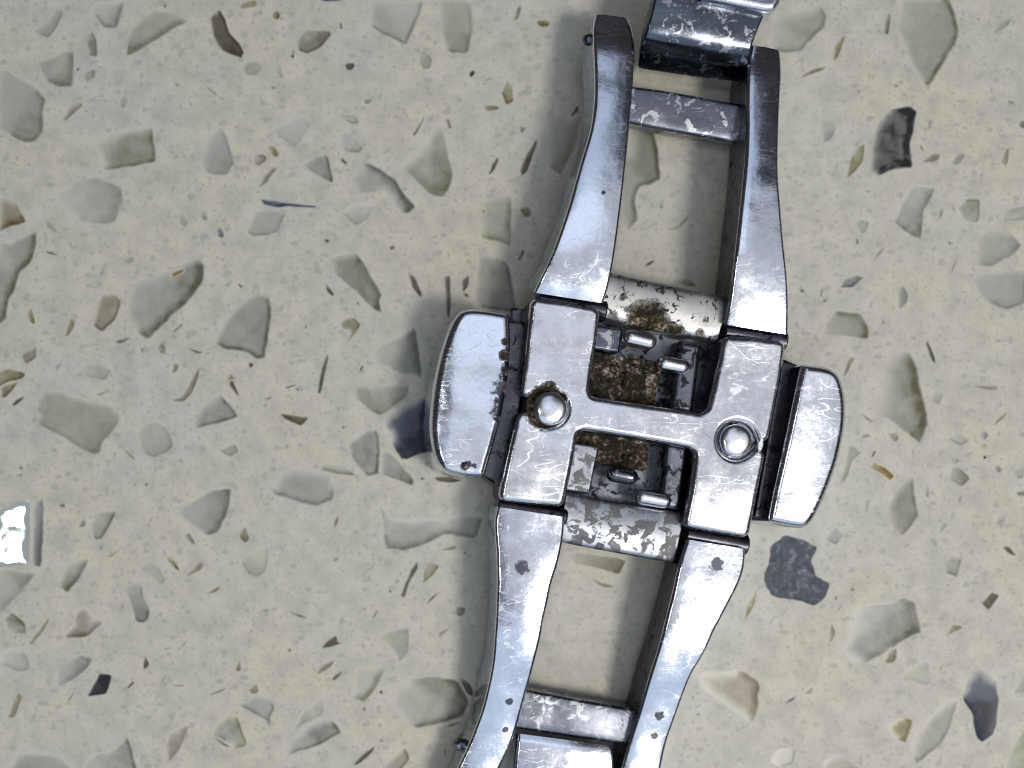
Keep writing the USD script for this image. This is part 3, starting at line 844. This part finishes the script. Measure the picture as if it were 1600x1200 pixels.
put_split('side_rail', loft(UR, 72, c=5, crown=0.7, n=60, split=(0, 14)), M_ARM, arm, 'inner_side', M_SHADE_GRIME)
put('crossbar', loft([(984, 134, 982, 192, 88, 80), (1030, 140, 1028, 201, 88, 80), (1090, 150, 1088, 212, 88, 80), (1160, 163, 1158, 224, 88, 80)], 42, c=5, crown=0.5, n=24), M_DIRTY, arm)
put('hinge_plate', loft([(952, 424, 934, 496, 84), (1000, 434, 985, 507, 84), (1060, 447, 1045, 519, 84), (1138, 462, 1120, 533, 84)], 46, c=10, crown=2.0, n=24), M_HINGE, arm, label='pitted hinge plate with brown crust')
put('hinge_pin', rod(at(919, 62, 74), at(960, 70, 74), 9, round_a=True), M_DIRTY, arm)
# lower folding arm: runs down to the counter
arm2 = sub('folding_arm')
LL = [(778, 792, 883, 808, 104), (773, 820, 881, 836, 104), (776, 865, 874, 874, 104), (777, 910, 862, 914, 103.8), (776, 940, 856, 943, 103.3), (775, 965, 850, 968, 102.2), (773, 995, 845, 997, 100), (770, 1030, 837, 1030, 95.5), (757, 1096, 820, 1092, 82), (738, 1150, 803, 1152, 73.5), (714, 1203, 780, 1203, 70.5), (672, 1290, 742, 1290, 70)]
LR = [(1074, 843, 1166, 858, 104), (1066, 868, 1164, 884, 104), (1059, 893, 1157, 908, 104), (1051, 930, 1142, 939, 103.6), (1043, 960, 1127, 968, 102.7), (1037, 985, 1116, 989, 101.2), (1031, 1009, 1106, 1012, 98.8), (1017, 1053, 1080, 1058, 91), (1000, 1110, 1058, 1116, 79), (982, 1165, 1041, 1166, 72), (971, 1203, 1033, 1203, 70), (950, 1290, 1008, 1290, 70)]
put_split('side_rail', loft(LL, 70, c=5, crown=1.3, n=60, split=(13, 14)), M_ARM, arm2, 'inner_side', M_SHADE_GRIME)
put_split('side_rail', loft(LR, 70, c=5, crown=1.0, n=60, split=(0, 14)), M_ARM, arm2, 'inner_side', M_SHADE_GRIME)
put('hinge_plate', loft([(886, 768, 872, 846, 84), (940, 780, 924, 857, 84), (1000, 790, 985, 868, 84), (1068, 801, 1052, 880, 84)], 44, c=7, crown=3, n=24), M_LHINGE, arm2, label='mottled grey hinge plate')
put('crossbar', loft([(818, 1076, 803, 1138, 56), (860, 1085, 848, 1145, 56), (920, 1096, 908, 1154, 56), (992, 1108, 985, 1164, 56)], 40, c=5, crown=0.5, n=24), M_DIRTY, arm2)
put('hinge_pin', rod(at(718, 1163, 42), at(770, 1172, 42), 10, round_a=True), M_DIRTY, arm2)

# centre plate: an H with two domed rivets
ZC = 108
def circ(u, v, r, n=36): return [(u + r * math.cos(t), v + r * math.sin(t)) for t in np.linspace(0, 2 * math.pi, n, endpoint=False)]
H = [(829, 464), (885, 472), (938, 482), (934, 530), (927, 570), (921, 618), (1000, 630), (1104, 645), (1113, 610), (1124, 560), (1130, 524), (1180, 527), (1229, 533), (1222, 590), (1208, 665), (1190, 752), (1172, 842), (1120, 833), (1067, 824), (1078, 770), (1087, 702), (1000, 686), (905, 671), (895, 730), (882, 793), (830, 788), (777, 783), (790, 722), (806, 650), (818, 570), (824, 510)]
cx, cy = at(1000, 650, ZC)[:2]
def plate_bend(x, y):
    # the upper ends are pressed slightly upward, the lower ends lie a little lower
    s = (y - cy + (x - cx) * 0.17)
    return 0.00022 * np.maximum(s - 20, 0) ** 2 - 0.00012 * np.maximum(-s - 40, 0) ** 2
cp = sub('centre_plate')
put_split('plate', plate(ppoly(H, ZC, [circ(856, 637, 30), circ(1152, 688, 29)]), ZC, 62, 8, rnd=12, zf=plate_bend, spacing=8, wall=lambda n: n[:, 2] < 9), M_PLATE, cp, 'edge', M_SHADE_GRIME)
for (u, v, r, h0) in ((861, 638, 25, 8), (1152, 688, 24, 8)):
    put('rivet', domed_pin(u, v, ZC + 6, r, h0, 40), M_PIN, cp, smooth=75)
for (u, v, r) in ((856, 637, 31), (1152, 688, 30)):
    put('rivet_seat', plate(ppoly(circ(u, v, r + 4), ZC - 9), ZC - 9, 10, 1, rnd=1), M_CRUST if u < 900 else M_DARK, cp)

for (a_, b_) in (((838, 470), (946, 486)), ((1128, 520), (1226, 534)), ((776, 792), (884, 808)), ((1068, 836), (1166, 852))):
    put('hinge_barrel', rod(at(*a_, 74), at(*b_, 74), 17), M_SHADE_GRIME, cp)  # added dark under the joints so the gaps read as shade
# push buttons
ZP = 110
PL = [(731, 481), (762, 483), (796, 489), (797, 490), (799, 530), (796, 580), (787, 640), (772, 696), (758, 744), (756, 746), (726, 745), (694, 737), (679, 716), (671, 672), (675, 616), (686, 558), (703, 508), (716, 488)]
PR = [(1250, 568), (1252, 569), (1296, 574), (1314, 588), (1324, 622), (1326, 665), (1314, 726), (1292, 785), (1274, 820), (1258, 827), (1204, 817), (1202, 815), (1212, 760), (1229, 680), (1240, 620)]
def rounder(pts, n=3, k=0.22):
    r = np.array(pts, float)
    for _ in range(n): r = soften(r, k)
    return r
lx, ly = at(740, 615, ZP)[:2]; rx, ry = at(1265, 700, ZP)[:2]
def bend_left(x, y):
    d = np.minimum(x - lx + 25 + (y - ly) * -0.10, 0); return -0.0042 * d ** 2
def bend_right(x, y):
    d = np.maximum(x - rx - 0 - (y - ry) * 0.10, 0); e = np.maximum(y - ry - 60, 0)
    return -0.0012 * d ** 2 + 0.075 * (y - ry) - 0.03 * (x - rx)
pb = sub('push_button', label='left push button with a brown stained inner edge')
pb2 = sub('push_button', label='bright right push button')
put_split('cap', plate(ppoly(rounder(PL), ZP), ZP, 92, 10, rnd=7, zf=bend_left, spacing=7, flare=1.5, wall=lambda n: n[:, 0] > 0.8), M_PUSH, pb, 'inner_side', M_SHADE_GRIME)
put_split('cap', plate(ppoly(rounder(PR), ZP), ZP, 92, 10, rnd=7, zf=bend_right, spacing=7, flare=1.5, wall=lambda n: n[:, 0] < -0.8), M_PUSH, pb2, 'inner_side', M_SHADE_GRIME)
put('stem', plate(ppoly([(770, 500), (835, 505), (790, 770), (745, 735)], 78), 78, 50, 3, rnd=3, spacing=12), M_SHADE_GRIME, pb)  # dark filler added beside each button, standing for the shade in the gap
put('stem', plate(ppoly([(1222, 560), (1258, 575), (1225, 812), (1178, 808)], 78), 78, 50, 3, rnd=3, spacing=12), M_SHADE_GRIME, pb2)

# the catch inside the frame
catch = sub('catch')
put('floor_plate', plate(ppoly([(800, 480), (1215, 545), (1170, 830), (790, 770)], 40), 40, 18, 2, rnd=2, spacing=18), M_DARK, catch)  # dark sheet added under the openings in place of the shade there
put('crusted_block', plate(ppoly([(905, 545), (1034, 566), (1022, 660), (1010, 735), (880, 716), (892, 640)], 70), 70, 28, 3, rnd=3, spacing=6, zf=lambda x, y: 16 * (meshkit.fbm(np.c_[x * 0.075, y * 0.075, x * 0], 4, 5) - 0.5)), M_CRUST, catch, label='block caked in brown dirt')
put('guide_block', plate(ppoly([(892, 690), (937, 697), (922, 772), (878, 765)], 82), 82, 40, 4, rnd=3), M_LHINGE, catch)
put('guide_block', plate(ppoly([(925, 505), (975, 513), (968, 552), (918, 545)], 80), 80, 40, 5, rnd=4), M_DIRTY, catch)
clump_v = []
for k in range(46):
    u_, v_ = rng.uniform(900, 1028), rng.uniform(552, 728)
    if 612 < v_ < 690 and u_ < 905: continue
    c_ = at(u_ - (v_ - 640) * 0.12, v_, 70 + rng.uniform(-2, 3)); ico = trimesh.creation.icosphere(1, float(rng.uniform(2.0, 5.5)))
    vv_ = ico.vertices * rng.uniform(0.6, 1.4, 3) * (0.8 + 0.5 * meshkit.noise(ico.vertices * 0.6 + k)[:, None]) + c_
    clump_v.append((vv_, ico.faces))
put('dirt_crumbs', join(clump_v), M_CRUST, catch, kind='stuff')
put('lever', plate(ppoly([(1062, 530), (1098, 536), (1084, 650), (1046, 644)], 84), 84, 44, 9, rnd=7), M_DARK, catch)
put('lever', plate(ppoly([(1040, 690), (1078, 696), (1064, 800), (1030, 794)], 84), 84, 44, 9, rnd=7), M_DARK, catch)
for (u0, v0, u1, v1, z, r) in ((985, 528, 1012, 533, 82, 11), (1038, 568, 1064, 572, 82, 10), (960, 741, 984, 745, 84, 10), (1004, 777, 1036, 782, 83, 10)):
    put('catch_pin', rod(at(u0, v0, z), at(u1, v1, z), r + 2, True, True), M_PIN if u0 > 970 else M_DIRTY, catch, smooth=60)

# bracelet links at both ends
put('end_link', loft([(1034, -60, 1212, -26, 132), (1022, 0, 1200, 12, 130), (1014, 34, 1186, 44, 127), (1008, 56, 1175, 76, 120), (1003, 74, 1169, 98, 104), (999, 92, 1164, 116, 84), (997, 106, 1158, 128, 66)], 26, c=4, crown=1.5, n=50), M_LINK, clasp, label='dark tarnished end link at the upper arm')
put('end_link', loft([(808, 1146, 956, 1166, 62), (807, 1160, 960, 1180, 65), (803, 1203, 961, 1215, 66), (796, 1290, 955, 1300, 66)], 50, c=6, crown=2, n=30), M_ARM, clasp, label='scratched end link at the lower arm')
put('bracelet_link', plate(ppoly([(1080, -80), (1224, -80), (1222, 2), (1212, 16), (1196, 17), (1100, -2)], 150), 150, 60, 9, rnd=8), M_PUSH, clasp, label='pale bracelet link at the top edge')
